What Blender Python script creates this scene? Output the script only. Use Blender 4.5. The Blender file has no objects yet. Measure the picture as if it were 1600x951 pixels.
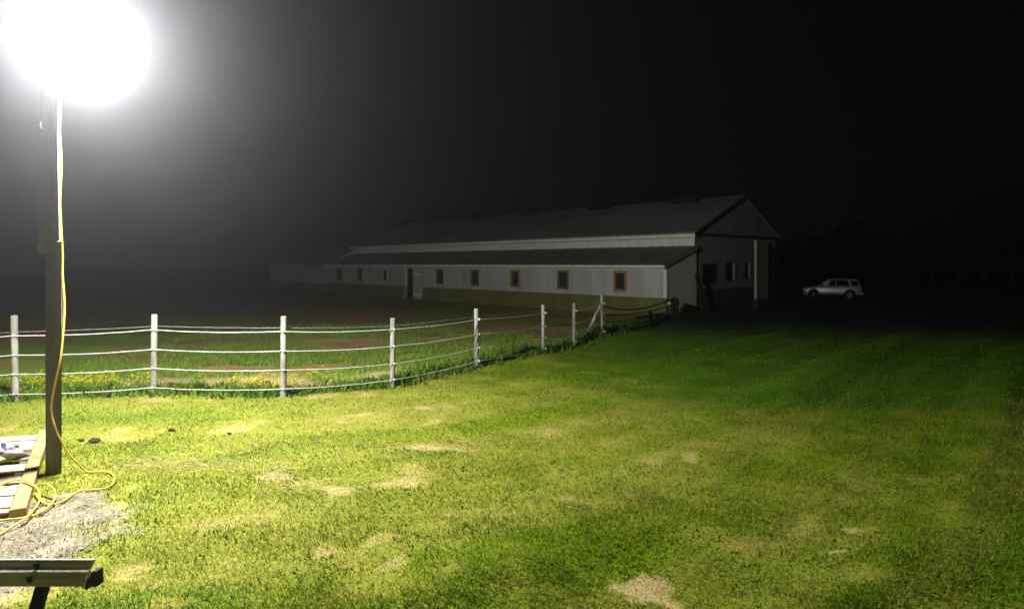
import bpy, math, random
import numpy as np
from mathutils import Vector, Matrix

random.seed(7)
RNG = np.random.default_rng(11)
R = math.radians
scene = bpy.context.scene
C = scene.collection

# ------------------------------------------------------------------ camera, sky, moon, exposure
EYE = 2.3
FPX = 1000.0                      # focal length in photograph pixels (1600 wide)
HOR = 412.0                       # horizon row in the photograph
cam_d = bpy.data.cameras.new('camera')
cam_d.sensor_width = 36.0
cam_d.lens = 36.0 * FPX / 1600.0
cam_d.shift_y = -(475.5 - HOR) / 1600.0
cam_d.clip_start = 0.05
cam_d.clip_end = 2000.0
cam = bpy.data.objects.new('camera', cam_d)
cam.location = (0, 0, EYE)
cam.rotation_euler = (R(90), 0, 0)
C.objects.link(cam)
scene.camera = cam

MOON_EL, MOON_AZ = R(32), R(150)
world = bpy.data.worlds.new('World')
scene.world = world
world.use_nodes = True
wn = world.node_tree
for n in list(wn.nodes): wn.nodes.remove(n)
sky = wn.nodes.new('ShaderNodeTexSky'); sky.sky_type = 'NISHITA'; sky.sun_disc = False
sky.sun_elevation = MOON_EL; sky.sun_rotation = MOON_AZ
hs = wn.nodes.new('ShaderNodeHueSaturation'); hs.inputs['Saturation'].default_value = 0.35
bg = wn.nodes.new('ShaderNodeBackground'); bg.inputs['Strength'].default_value = 0.00030
wo = wn.nodes.new('ShaderNodeOutputWorld')
wn.links.new(sky.outputs[0], hs.inputs['Color']); wn.links.new(hs.outputs[0], bg.inputs['Color'])
wn.links.new(bg.outputs[0], wo.inputs['Surface'])

sun_d = bpy.data.lights.new('moon_light', 'SUN'); sun_d.energy = 0.003; sun_d.angle = R(0.5); sun_d.color = (1, .97, .92)
sun = bpy.data.objects.new('moon_light', sun_d); C.objects.link(sun)
sun.rotation_euler = (R(90) - MOON_EL, 0, -MOON_AZ + math.pi)
sun.location = (0, 0, 40)

scene.view_settings.view_transform = 'Standard'
scene.view_settings.look = 'None'
scene.view_settings.exposure = 0.0
scene.view_settings.gamma = 1.0
scene.view_settings.use_curve_mapping = False
scene.render.engine = 'CYCLES'
cy = scene.cycles
cy.use_denoising = True
cy.max_bounces = 5; cy.diffuse_bounces = 2; cy.glossy_bounces = 2; cy.transmission_bounces = 3
cy.volume_bounces = 0; cy.transparent_max_bounces = 6
cy.use_adaptive_sampling = True; cy.adaptive_threshold = 0.012

LAMP = (-4.86, 7.22, 4.80)
LAMP_STRENGTH = 10500.0
HAZE_DENSITY = 0.0024
HAZE_ANISO = 0.885

# ------------------------------------------------------------------ helpers
def link(o, parent=None):
    C.objects.link(o)
    if parent is not None: o.parent = parent
    return o

def tag(o, label=None, cat=None, group=None, kind=None):
    if label: o['label'] = label
    if cat: o['category'] = cat
    if group: o['group'] = group
    if kind: o['kind'] = kind
    return o

def empty(name, loc=(0, 0, 0), rz=0.0):
    o = bpy.data.objects.new(name, None); o.empty_display_size = .2
    o.location = loc; o.rotation_euler = (0, 0, rz)
    return link(o)

class MB:
    def __init__(s): s.v = []; s.f = []; s.sm = []
    def add(s, vs, fs, smooth=False):
        b = len(s.v); s.v += [tuple(p) for p in vs]
        for f in fs: s.f.append(tuple(b + i for i in f)); s.sm.append(smooth)
        return s
    def box(s, x0, x1, y0, y1, z0, z1, M=None, bev=0.0):
        if bev > 0:
            pts = []
            for (z, q) in ((z0, bev), (z0 + bev, 0), (z1 - bev, 0), (z1, bev)):
                a, b_, c, d = x0 + q, x1 - q, y0 + q, y1 - q
                e = bev
                if q: pts += [(a, c, z), (b_, c, z), (b_, d, z), (a, d, z)]
                else: pts += [(a, c, z), (b_, c, z), (b_, d, z), (a, d, z)]
            fs = [(3, 2, 1, 0), (12, 13, 14, 15)]
            for k in range(3):
                for i in range(4):
                    j = (i + 1) % 4
                    fs.append((4*k+i, 4*k+j, 4*k+4+j, 4*k+4+i))
        else:
            pts = [(x0,y0,z0),(x1,y0,z0),(x1,y1,z0),(x0,y1,z0),(x0,y0,z1),(x1,y0,z1),(x1,y1,z1),(x0,y1,z1)]
            fs = [(3,2,1,0),(4,5,6,7),(0,1,5,4),(1,2,6,5),(2,3,7,6),(3,0,4,7)]
        if M is not None: pts = [tuple(M @ Vector(p)) for p in pts]
        return s.add(pts, fs)
    def prism(s, poly, axis, a, b, M=None):
        """poly: 2D points in the plane normal to axis ('x','y','z'), extruded a..b"""
        n = len(poly)
        def P(p, t):
            if axis == 'y': return (p[0], t, p[1])
            if axis == 'x': return (t, p[0], p[1])
            return (p[0], p[1], t)
        pts = [P(p, a) for p in poly] + [P(p, b) for p in poly]
        fs = [tuple(range(n)), tuple(range(2*n-1, n-1, -1))] + [(i, n+i, n+(i+1) % n, (i+1) % n) for i in range(n)]
        if M is not None: pts = [tuple(M @ Vector(p)) for p in pts]
        return s.add(pts, fs)
    def tube(s, pts, r, n=6, caps=True):
        pts = [Vector(p) for p in pts]; rs = r if isinstance(r, (list, tuple)) else [r] * len(pts)
        vs = []; prev = None
        for i, p in enumerate(pts):
            t = (pts[min(i+1, len(pts)-1)] - pts[max(i-1, 0)])
            if t.length < 1e-9: t = Vector((0, 0, 1))
            t.normalize()
            if prev is None:
                prev = Vector((0, 0, 1)) if abs(t.z) < .9 else Vector((1, 0, 0))
            a = (prev - t * prev.dot(t)); a.normalize(); b = t.cross(a); prev = a
            for k in range(n):
                an = 2*math.pi*k/n
                vs.append(p + (a*math.cos(an) + b*math.sin(an)) * rs[i])
        fs = []
        for i in range(len(pts)-1):
            for k in range(n):
                j = (k+1) % n
                fs.append((i*n+k, i*n+j, (i+1)*n+j, (i+1)*n+k))
        if caps:
            fs.append(tuple(range(n-1, -1, -1))); fs.append(tuple(range((len(pts)-1)*n, len(pts)*n)))
        return s.add(vs, fs, True)
    def lathe(s, prof, n=16, M=None, smooth=True):
        """prof: (r,z) list, axis z"""
        vs = []
        for (r, z) in prof:
            for k in range(n):
                a = 2*math.pi*k/n; vs.append((r*math.cos(a), r*math.sin(a), z))
        fs = []
        for i in range(len(prof)-1):
            for k in range(n):
                j = (k+1) % n; fs.append((i*n+k, i*n+j, (i+1)*n+j, (i+1)*n+k))
        fs.append(tuple(range(n-1, -1, -1))); fs.append(tuple(range((len(prof)-1)*n, len(prof)*n)))
        if M is not None: vs = [tuple(M @ Vector(p)) for p in vs]
        return s.add(vs, fs, smooth)
    def build(s, name, mat, parent=None):
        me = bpy.data.meshes.new(name)
        me.from_pydata(s.v, [], s.f); me.update()
        me.polygons.foreach_set('use_smooth', s.sm)
        if mat is not None: me.materials.append(mat)
        return link(bpy.data.objects.new(name, me), parent)

def np_mesh(name, verts, loops, starts, totals, mat, color=None, smooth=False, parent=None):
    me = bpy.data.meshes.new(name)
    me.vertices.add(len(verts)); me.vertices.foreach_set('co', np.ascontiguousarray(verts, np.float32).ravel())
    me.loops.add(len(loops)); me.loops.foreach_set('vertex_index', np.ascontiguousarray(loops, np.int32))
    me.polygons.add(len(starts)); me.polygons.foreach_set('loop_start', np.ascontiguousarray(starts, np.int32))
    me.polygons.foreach_set('loop_total', np.ascontiguousarray(totals, np.int32))
    if smooth: me.polygons.foreach_set('use_smooth', np.ones(len(starts), bool))
    me.update(calc_edges=True)
    if color is not None:
        a = me.color_attributes.new('tint', 'FLOAT_COLOR', 'POINT')
        cc = np.ones((len(verts), 4), np.float32); cc[:, :3] = color
        a.data.foreach_set('color', cc.ravel())
    me.materials.append(mat)
    return link(bpy.data.objects.new(name, me), parent)

# ---- numpy value noise
def _hash(ix, iy, seed):
    h = (ix.astype(np.int64) * 374761393 + iy.astype(np.int64) * 668265263 + seed * 974711) & 0x7fffffff
    h = ((h ^ (h >> 13)) * 1274126177) & 0x7fffffff
    return ((h ^ (h >> 16)) & 0xffff) / 65535.0
def vnoise(x, y, seed=0):
    x = np.asarray(x, float); y = np.asarray(y, float)
    ix = np.floor(x); iy = np.floor(y); fx = x - ix; fy = y - iy
    fx = fx*fx*(3-2*fx); fy = fy*fy*(3-2*fy)
    a = _hash(ix, iy, seed); b = _hash(ix+1, iy, seed); c = _hash(ix, iy+1, seed); d = _hash(ix+1, iy+1, seed)
    return (a*(1-fx)+b*fx)*(1-fy) + (c*(1-fx)+d*fx)*fy
def fbm(x, y, seed=0, oct=4):
    s = 0; a = .5; t = 0
    for o in range(oct):
        s = s + a*vnoise(x*2**o, y*2**o, seed+o*17); t += a; a *= .5
    return s / t
def sstep(a, b, x):
    t = np.clip((np.asarray(x, float)-a)/(b-a), 0, 1); return t*t*(3-2*t)

def G(px, py, z=0.0):
    """photograph pixel -> point on the horizontal plane z"""
    d = (EYE - z) * FPX / (py - HOR)
    return ((px-800)/FPX*d, d)
def P(px, py, d):
    """photograph pixel at distance d -> 3D point"""
    return ((px-800)/FPX*d, d, EYE + (HOR-py)/FPX*d)

# ------------------------------------------------------------------ materials
def new_mat(name):
    m = bpy.data.materials.new(name); m.use_nodes = True
    nt = m.node_tree
    return m, nt, nt.nodes['Principled BSDF']
def lk(nt, a, b): nt.links.new(a, b)
def mat_noise(name, c0, c1, scale=6.0, rough=.7, bump=.0, bscale=40.0, stretch=(1, 1, 1), spec=.3, metal=0.0, detail=6, dist=0.02, lo=.35, hi=.65):
    m, nt, b = new_mat(name)
    tc = nt.nodes.new('ShaderNodeTexCoord'); mp = nt.nodes.new('ShaderNodeMapping'); mp.inputs['Scale'].default_value = stretch
    no = nt.nodes.new('ShaderNodeTexNoise'); no.inputs['Scale'].default_value = scale; no.inputs['Detail'].default_value = detail
    cr = nt.nodes.new('ShaderNodeValToRGB')
    cr.color_ramp.elements[0].position = lo; cr.color_ramp.elements[1].position = hi
    cr.color_ramp.elements[0].color = (*c0, 1); cr.color_ramp.elements[1].color = (*c1, 1)
    lk(nt, tc.outputs['Object'], mp.inputs['Vector']); lk(nt, mp.outputs[0], no.inputs['Vector'])
    lk(nt, no.outputs['Fac'], cr.inputs['Fac']); lk(nt, cr.outputs[0], b.inputs['Base Color'])
    b.inputs['Roughness'].default_value = rough; b.inputs['Metallic'].default_value = metal
    b.inputs['Specular IOR Level'].default_value = spec
    if bump > 0:
        n2 = nt.nodes.new('ShaderNodeTexNoise'); n2.inputs['Scale'].default_value = bscale; n2.inputs['Detail'].default_value = 5
        bp = nt.nodes.new('ShaderNodeBump'); bp.inputs['Strength'].default_value = bump; bp.inputs['Distance'].default_value = dist
        lk(nt, mp.outputs[0], n2.inputs['Vector']); lk(nt, n2.outputs['Fac'], bp.inputs['Height']); lk(nt, bp.outputs[0], b.inputs['Normal'])
    return m

def mat_tint(name, rough=.75, transl=.0, fine=0.0, bump=0.0, bscale=60, bdist=.02):
    """colour from the per-vertex pigment attribute, broken up with fine noise"""
    m, nt, b = new_mat(name)
    at = nt.nodes.new('ShaderNodeAttribute'); at.attribute_name = 'tint'
    col = at.outputs['Color']
    if fine > 0:
        tc = nt.nodes.new('ShaderNodeTexCoord')
        no = nt.nodes.new('ShaderNodeTexNoise'); no.inputs['Scale'].default_value = 22; no.inputs['Detail'].default_value = 8; no.inputs['Roughness'].default_value = .7
        mr = nt.nodes.new('ShaderNodeMapRange'); mr.inputs['From Min'].default_value = .3; mr.inputs['From Max'].default_value = .7
        mr.inputs['To Min'].default_value = 1-fine; mr.inputs['To Max'].default_value = 1+fine
        mx = nt.nodes.new('ShaderNodeVectorMath'); mx.operation = 'SCALE'
        lk(nt, tc.outputs['Object'], no.inputs['Vector']); lk(nt, no.outputs['Fac'], mr.inputs['Value'])
        lk(nt, col, mx.inputs[0]); lk(nt, mr.outputs[0], mx.inputs['Scale']); col = mx.outputs[0]
        if bump > 0:
            n2 = nt.nodes.new('ShaderNodeTexNoise'); n2.inputs['Scale'].default_value = bscale; n2.inputs['Detail'].default_value = 6
            bp = nt.nodes.new('ShaderNodeBump'); bp.inputs['Strength'].default_value = bump; bp.inputs['Distance'].default_value = bdist
            lk(nt, tc.outputs['Object'], n2.inputs['Vector']); lk(nt, n2.outputs['Fac'], bp.inputs['Height']); lk(nt, bp.outputs[0], b.inputs['Normal'])
    lk(nt, col, b.inputs['Base Color'])
    b.inputs['Roughness'].default_value = rough; b.inputs['Specular IOR Level'].default_value = .06
    if transl > 0:
        tr = nt.nodes.new('ShaderNodeBsdfTranslucent'); ms = nt.nodes.new('ShaderNodeMixShader'); ms.inputs[0].default_value = transl
        out = nt.nodes['Material Output']
        lk(nt, col, tr.inputs['Color']); lk(nt, b.outputs[0], ms.inputs[1]); lk(nt, tr.outputs[0], ms.inputs[2]); lk(nt, ms.outputs[0], out.inputs['Surface'])
    return m

M_ground = mat_tint('ground_mat', .9, fine=.35, bump=.6, bscale=45, bdist=.025)
M_grass = mat_tint('grass_mat', .55, transl=.42)
M_leaf = mat_tint('leaf_mat', .5, transl=.48)
M_pole = mat_noise('pole_wood', (.085, .08, .075), (.19, .18, .17), 5, .85, .5, 14, (1, 1, .08))
M_post = mat_noise('post_white', (.17, .165, .135), (.37, .36, .325), 9, .75, .35, 30, (1, 1, .22))
M_rope = mat_noise('rope_white', (.50, .50, .48), (.6, .6, .58), 60, .5)
M_rope_old = mat_noise('rope_weathered', (.3, .3, .27), (.45, .45, .4), 60, .6)
M_wire = mat_noise('wire_grey', (.25, .25, .25), (.33, .33, .32), 40, .4)
M_ins = mat_noise('insulator_plastic', (.5, .5, .45), (.6, .6, .55), 10, .4)
M_cord = mat_noise('cord_yellow', (.60, .46, .06), (.70, .55, .09), 12, .4, spec=.5)
M_cable = mat_noise('cable_white', (.6, .6, .56), (.7, .7, .66), 12, .45)
M_slat = mat_noise('slat_pine', (.42, .35, .23), (.56, .48, .34), 3, .75, .25, 18, (1, 7, 7))
M_beam = mat_noise('beam_timber', (.40, .25, .10), (.52, .35, .16), 3, .75, .25, 18, (5, .5, 5))
M_under = mat_noise('runner_timber', (.14, .10, .06), (.2, .15, .09), 4, .85)
M_bench = mat_noise('bench_wood', (.25, .25, .245), (.42, .42, .41), 4, .8, .35, 20, (.35, 6, 6))
M_dark = mat_noise('dark_metal', (.012, .012, .012), (.03, .028, .026), 8, .6)
M_darkwood = mat_noise('dark_wood', (.014, .012, .01), (.035, .03, .022), 4, .9, .3, 20, (1, 1, .2))
M_wall = mat_noise('wall_white', (.33, .345, .315), (.50, .52, .50), 1.6, .75, .12, 5, (1, 1, .22), lo=.3, hi=.7)
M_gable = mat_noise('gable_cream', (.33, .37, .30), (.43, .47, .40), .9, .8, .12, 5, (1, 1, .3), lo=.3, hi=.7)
M_gable2 = mat_noise('gable_shaded', (.13, .13, .12), (.19, .19, .17), .9, .85, .12, 5, (1, 1, .3), lo=.3, hi=.7)  # gable boards with the shade on the main gable put into the colour
M_trim = mat_noise('trim_white', (.62, .65, .56), (.76, .78, .70), 3, .6)
M_base = mat_noise('base_olive', (.115, .115, .03), (.18, .17, .055), 1.3, .9, .3, 8, lo=.3, hi=.7)
M_basedark = mat_noise('base_dark', (.02, .016, .012), (.04, .034, .026), 2, .9)
M_roof = mat_noise('roof_steel', (.13, .13, .12), (.21, .21, .195), .8, .65, .1, 6, (1, .3, 1), lo=.3, hi=.72)
M_roof2 = mat_noise('lean_roof_steel', (.09, .09, .08), (.18, .18, .16), 1.2, .7, .15, 6, (.4, 1.6, 1), lo=.28, hi=.72)
M_vent = mat_noise('vent_dark', (.01, .01, .01), (.02, .02, .02), 5, .7)
M_wood = mat_noise('window_wood', (.25, .155, .03), (.36, .225, .05), 6, .7, .2, 20)
M_wood3 = mat_noise('window_wood_brown', (.13, .085, .03), (.20, .13, .05), 6, .8, .2, 20)
M_wood2 = mat_noise('window_wood_pale', (.40, .36, .25), (.5, .46, .33), 6, .7)
M_glass, _, b = new_mat('window_glass')
b.inputs['Base Color'].default_value = (.05, .05, .055, 1); b.inputs['Roughness'].default_value = .12
M_car = mat_noise('car_silver', (.50, .49, .45), (.55, .54, .5), 3, .32, metal=.55, spec=.5)
M_carglass, _, b = new_mat('car_glass')
b.inputs['Base Color'].default_value = (.006, .006, .007, 1); b.inputs['Roughness'].default_value = .08
M_tyre = mat_noise('tyre_rubber', (.012, .012, .012), (.022, .022, .022), 20, .9)
M_rim = mat_noise('rim_alloy', (.6, .6, .58), (.68, .68, .66), 20, .35, metal=.5)
M_black = mat_noise('black_plastic', (.008, .008, .008), (.015, .015, .015), 20, .7)
M_red = mat_noise('tail_red', (.2, .01, .008), (.26, .015, .01), 20, .3)
M_lens = mat_noise('head_clear', (.4, .4, .4), (.5, .5, .5), 20, .2)
M_bark = mat_noise('bark', (.05, .04, .03), (.1, .08, .06), 6, .95, .6, 12, (1, 1, .2))
M_clod = mat_noise('clod_dirt', (.02, .018, .012), (.05, .04, .025), 12, .95, .5, 30)
M_housing = mat_noise('lamp_housing', (.25, .25, .25), (.32, .32, .32), 10, .5, metal=.6)
M_box = mat_noise('junction_grey', (.22, .21, .18), (.3, .29, .25), 10, .6)
m_bulb, nt, b = new_mat('bulb_glow')
b.inputs['Base Color'].default_value = (.9, .9, .88, 1)
b.inputs['Emission Color'].default_value = (1.0, .985, .93, 1); b.inputs['Emission Strength'].default_value = LAMP_STRENGTH
M_bulb = m_bulb

# printed plastic bag
M_bag, nt, b = new_mat('bag_plastic')
tc = nt.nodes.new('ShaderNodeTexCoord'); vo = nt.nodes.new('ShaderNodeTexVoronoi'); vo.inputs['Scale'].default_value = 9
cr = nt.nodes.new('ShaderNodeValToRGB'); cr.color_ramp.interpolation = 'CONSTANT'
els = cr.color_ramp.elements
els[0].position = 0; els[0].color = (.46, .45, .43, 1); els[1].position = .55; els[1].color = (.09, .07, .17, 1)
for p, c in ((.64, (.45, .44, .42)), (.74, (.42, .30, .04)), (.83, (.4, .39, .37)), (.9, (.10, .11, .2))):
    e = els.new(p); e.color = (*c, 1)
lk(nt, tc.outputs['Object'], vo.inputs['Vector']); lk(nt, vo.outputs['Color'], cr.inputs['Fac']); lk(nt, cr.outputs[0], b.inputs['Base Color'])
b.inputs['Roughness'].default_value = .4

# ------------------------------------------------------------------ ground
def mow(x, y):
    t = np.clip(x+4.4, 0, None); return y - np.where(t < 9, .065*t*t, 5.265+1.17*(t-9))
def gz(x, y):
    x = np.asarray(x, float); y = np.asarray(y, float)
    far = sstep(38, 24, np.hypot(x, y)) * .75 + .25
    pole = sstep(.5, 2.5, np.hypot(x+5.0, y-7.0))*.8 + .2
    und = (fbm(x/3.4, y/2.2, 3, 3)-.5)*.20*far*pole + (fbm(x/.8, y/.8, 9, 3)-.5)*.05*far*pole
    bend = mow(x, y)
    und = und + ((fbm(x/6.0+2, bend/1.2, 131, 2)-.5)*.19 + (fbm(x/1.3, bend/.45, 137, 2)-.5)*.045)*far*pole*sstep(2.5, 5, np.hypot(x, y))
    bld = sstep(25.5, 27.5, y)*sstep(16, 13, x)
    und = und*(1-bld)
    return und*(1-sstep(36, 40, y)) + .16*sstep(30, 38, y)*sstep(12, 18, x)
def gz1(x, y): return float(gz(np.array([x]), np.array([y]))[0])

POST_PX = [(-190, 640, 1.38), (24, 632, 1.40), (240, 625, 1.345), (443, 627, 1.35), (613, 604, 1.31), (745, 577, 1.28), (849, 552, 1.24), (897, 538, 1.20), (941, 529, 1.27)]
POSTS = [(*G(px, py), h) for px, py, h in POST_PX]
FENCE = np.array([(p[0], p[1]) for p in POSTS] + [(6.55, 26.6)])
def fence_y(x):
    return np.interp(x, FENCE[:, 0], FENCE[:, 1], left=FENCE[0, 1], right=FENCE[-1, 1])
def behind_fence(x, y):
    """signed distance-ish behind the fence line (positive = paddock)"""
    x = np.asarray(x, float); d = (np.asarray(y, float) - fence_y(x))
    slope = np.where(x > -2.6, .62, 1.0)
    return np.where(x > 6.55, -1.0, d*slope)

PATCH = [(1003,918,40,24,1),(912,793,20,8,.9),(430,745,24,9,.9),(520,762,32,10,.95),(515,870,24,12,.8),(620,765,10,7,.7),(430,805,36,15,.6),
    (445,832,20,14,.55),(590,850,28,16,.7),(612,895,26,22,.75),(780,805,38,9,.6),(1075,714,14,7,.8),(1335,826,24,10,.85),(1305,865,17,6,.9),(1283,812,10,5,.9),
    (170,798,18,9,.9),(187,815,12,9,.8),(205,765,24,8,.8),(195,890,28,13,.75),(330,815,22,9,.55),(300,760,26,7,.5),(1185,700,40,10,.45),(1240,690,40,12,.4),
    (1450,745,40,12,.45),(1480,790,25,16,.4),(1560,745,40,10,.4),(700,905,30,14,.4),(880,945,25,12,.7),(380,930,34,12,.5),(270,945,30,12,.55),(240,905,20,8,.6),
    (1350,905,40,14,.4),(1190,785,8,4,.7),(1200,650,60,10,.35),(940,940,20,9,.8),(690,760,30,8,.4),(560,715,40,7,.4),(480,712,18,3,.6)]
def pigment(x, y):
    """returns colour, dryness, dirt, paddock masks"""
    x = np.asarray(x, float); y = np.asarray(y, float)
    n1 = fbm(x/2.6, y/1.5, 21, 4); n2 = fbm(x/.55, y/.45, 33, 4); n3 = fbm(x/.16, y/.16, 44, 3)
    bend = mow(x, y)                               # mowing lines follow the fence
    band = fbm(x/7.0, bend/.9, 51, 3)
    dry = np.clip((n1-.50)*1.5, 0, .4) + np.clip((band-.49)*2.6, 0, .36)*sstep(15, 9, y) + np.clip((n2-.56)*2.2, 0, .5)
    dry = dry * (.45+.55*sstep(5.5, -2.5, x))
    px = 800 + x/np.maximum(y, .5)*FPX; py = HOR + EYE*FPX/np.maximum(y, .5)
    n5 = fbm(x/.3+9, y/.22, 39, 3); wob = (n3-.5)*2.6 + (n2-.5)*1.6 + (n5-.5)*2.4
    for (cx, cy_, rx, ry, s) in PATCH:
        gx, gy = G(cx, cy_); wx = .86*rx/FPX*gy; wy = .86*ry*gy*gy/(EYE*FPX)
        q = np.sqrt(((x-gx)/wx)**2 + ((y-gy)/wy)**2) + wob
        dry = np.maximum(dry, s*sstep(1.35, .35, q))
    dry = np.clip(dry, 0, 1)
    # gravel and bare earth in front of the pallet
    gq = np.sqrt(((x+4.35)/1.05)**2 + ((y-4.7)/1.45)**2) + (n2-.5)*.9
    gq2 = np.sqrt(((x+4.25)/.45)**2 + ((y-6.0)/.5)**2) + (n2-.5)*.9
    gravel = np.maximum(sstep(1.08, .8, gq), sstep(1.1, .75, gq2))
    g = np.stack([.105+.06*n2+.05*n1, .175+.06*n2+.05*n1, .003+.005*n1], -1)
    lamp_fade = (1.14-.30*sstep(-3.5, 6.0, x + (n1-.5)*2.5))[..., None]; g = g*lamp_fade*np.array([1.0, .97, 1.0]); g[..., 0] *= (.94+.22*sstep(3, -3, x)); g[..., 2] += .026*sstep(1.5, -3.5, x)  # lamp falloff put into the grass colour: paler near it, darker away
    edge = sstep(9.6, 11.2, y + (n2-.5)*1.6 + .05*x)*sstep(-1.5, 4.5, x)
    lush = np.maximum(np.clip((.5-n1)*3, 0, 1), edge*1.5)[..., None]
    dry = dry*(1-.75*edge)
    g = g*(1-lush*.45) + np.array([.042, .15, .005])*lush*.45
    d = np.stack([.34+.12*n3, .275+.10*n3, .11+.06*n3], -1)
    half = np.clip(dry*2, 0, 1)[..., None]; full = np.clip(dry*2-1, 0, 1)[..., None]
    mid = np.array([.23, .235, .035])
    col = g*(1-half) + mid*half; col = col*(1-full) + d*full
    n4 = fbm(x/.05, y/.05, 47, 2); gr = np.stack([.11+.27*n4*n3*2, .098+.235*n4*n3*2, .068+.16*n4*n3*2], -1)
    col = col*(1-gravel[..., None]) + gr*gravel[..., None]
    # paddock
    bf = behind_fence(x, y); pad = sstep(.25, .7, bf + (n2-.5)*.6)
    mud = np.stack([.27+.10*n2, .175+.06*n2, .085+.02*n2], -1)
    pg = np.stack([.17+.07*n2, .27+.08*n2, .04+.0*n2], -1)
    pn = fbm(x/3.0+4, y/2.0, 71, 4)
    gm = np.clip((pn-.34)*5 + sstep(-4.5, -2.6, x)*sstep(24, 14, y)*.9 - sstep(24, 31, y)*.6, 0, 1)[..., None]
    pc = mud*(1-gm) + pg*gm
    hay = sstep(1.15, .7, np.sqrt(((x+5.2)/2.7)**2 + ((bf-1.3)/.85)**2) + (n2-.5)*.8)[..., None]
    pc = pc*(1-hay) + np.stack([.40+.16*n3, .30+.13*n3, .15+.07*n3], -1)*hay
    col = col*(1-pad[..., None]) + pc*pad[..., None]
    # yard by the barn and drive, coloured dark for fading lamplight
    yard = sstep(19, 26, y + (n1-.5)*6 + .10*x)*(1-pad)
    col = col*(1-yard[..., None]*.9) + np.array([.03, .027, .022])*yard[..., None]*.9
    return col, dry, gravel, pad

def axis(lo, hi, step, far, grow=1.22):
    c = list(np.arange(lo, hi+1e-6, step)); s = step
    while c[-1] < far: s *= grow; c.append(c[-1]+s)
    s = step; a = [c[0]]
    while a[-1] > -far: s *= grow; a.append(a[-1]-s)
    return np.array(a[:0:-1] + c)
gx = axis(-12, 15, .07, 320); gy = axis(2.5, 22, .07, 320)
XX, YY = np.meshgrid(gx, gy); nx, ny = len(gx), len(gy)
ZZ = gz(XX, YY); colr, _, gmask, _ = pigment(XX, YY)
ZZ = ZZ + gmask*(fbm(XX/.09, YY/.09, 91, 2)-.5)*.045
V = np.stack([XX, YY, ZZ], -1).reshape(-1, 3)
ii = (np.arange(ny-1)[:, None]*nx + np.arange(nx-1)[None, :]).ravel()
loops = np.stack([ii, ii+1, ii+nx+1, ii+nx], -1).ravel()
nq = len(ii)
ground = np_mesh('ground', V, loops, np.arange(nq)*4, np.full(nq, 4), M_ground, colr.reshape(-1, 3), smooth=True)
tag(ground, kind='structure', label='mown lawn, muddy paddock and far yard coloured dark for fading lamplight')

# ------------------------------------------------------------------ grass blades (uncountable)
def blades(name, x, y, h, w, col, lean, mat, label, cat, zoff=0.0):
    n = len(x); th = RNG.uniform(0, 2*np.pi, n); ph = RNG.uniform(0, 2*np.pi, n)
    ln = lean*(.3+.9*RNG.random(n))
    z = gz(x, y) - .008 + zoff
    dx, dy = np.cos(th), np.sin(th); lx, ly = np.cos(ph)*ln*h, np.sin(ph)*ln*h
    hz = h*np.sqrt(np.clip(1-(ln*.8)**2, .1, 1))
    v = np.empty((n, 5, 3))
    v[:, 0] = np.stack([x-dx*w, y-dy*w, z], -1); v[:, 1] = np.stack([x+dx*w, y+dy*w, z], -1)
    v[:, 2] = np.stack([x-dx*w*.8+lx*.4, y-dy*w*.8+ly*.4, z+hz*.6], -1); v[:, 3] = np.stack([x+dx*w*.8+lx*.4, y+dy*w*.8+ly*.4, z+hz*.6], -1)
    v[:, 4] = np.stack([x+lx, y+ly, z+hz], -1)
    b = np.arange(n)[:, None]*5
    lp = (b + np.array([0, 1, 3, 2, 2, 3, 4])[None, :]).ravel()
    st = (np.arange(n)[:, None]*7 + np.array([0, 4])[None, :]).ravel(); tt = np.tile([4, 3], n)
    cc = np.repeat(col[:, None, :], 5, 1).reshape(-1, 3)
    o = np_mesh(name, v.reshape(-1, 3), lp, st, tt, mat, cc)
    return tag(o, label, cat, kind='stuff')

N = 560000
r = 3.4 * (24/3.4) ** RNG.random(N)                # density falls off with distance
a = RNG.uniform(-.80, .78, N)
x = r*np.sin(a); y = r*np.cos(a)
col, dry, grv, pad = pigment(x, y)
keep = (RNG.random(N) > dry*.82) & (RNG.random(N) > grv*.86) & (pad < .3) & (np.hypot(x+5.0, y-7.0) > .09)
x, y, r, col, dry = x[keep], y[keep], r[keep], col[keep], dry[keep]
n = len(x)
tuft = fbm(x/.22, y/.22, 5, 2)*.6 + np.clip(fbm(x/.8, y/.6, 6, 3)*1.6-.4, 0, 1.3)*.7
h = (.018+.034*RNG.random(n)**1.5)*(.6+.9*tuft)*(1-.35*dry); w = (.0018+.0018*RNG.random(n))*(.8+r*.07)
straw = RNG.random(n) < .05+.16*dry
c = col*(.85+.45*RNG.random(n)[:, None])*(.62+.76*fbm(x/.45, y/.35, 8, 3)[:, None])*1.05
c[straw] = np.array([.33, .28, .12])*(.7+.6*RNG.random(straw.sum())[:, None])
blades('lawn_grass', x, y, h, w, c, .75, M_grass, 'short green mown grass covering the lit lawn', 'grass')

# broad-leaved weeds in the lawn (clover, dandelion leaves)
N = 30000
r = 3.4*(13/3.4)**RNG.random(N); a = RNG.uniform(-.8, .78, N); x = r*np.sin(a); y = r*np.cos(a)
_, dry, grv, pad = pigment(x, y)
k = (fbm(x/.35, y/.35, 61, 3) > .53) & (pad < .2) & (grv < .4) & (dry < .5); x, y = x[k], y[k]; n = len(x)
blades('lawn_weeds', x, y, .02+.035*RNG.random(n), .006+.006*RNG.random(n), np.array([.10, .21, .02])*(.75+.6*RNG.random(n)[:, None]), 1.15, M_leaf, 'broad leaved weeds scattered through the lawn', 'weeds')

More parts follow.
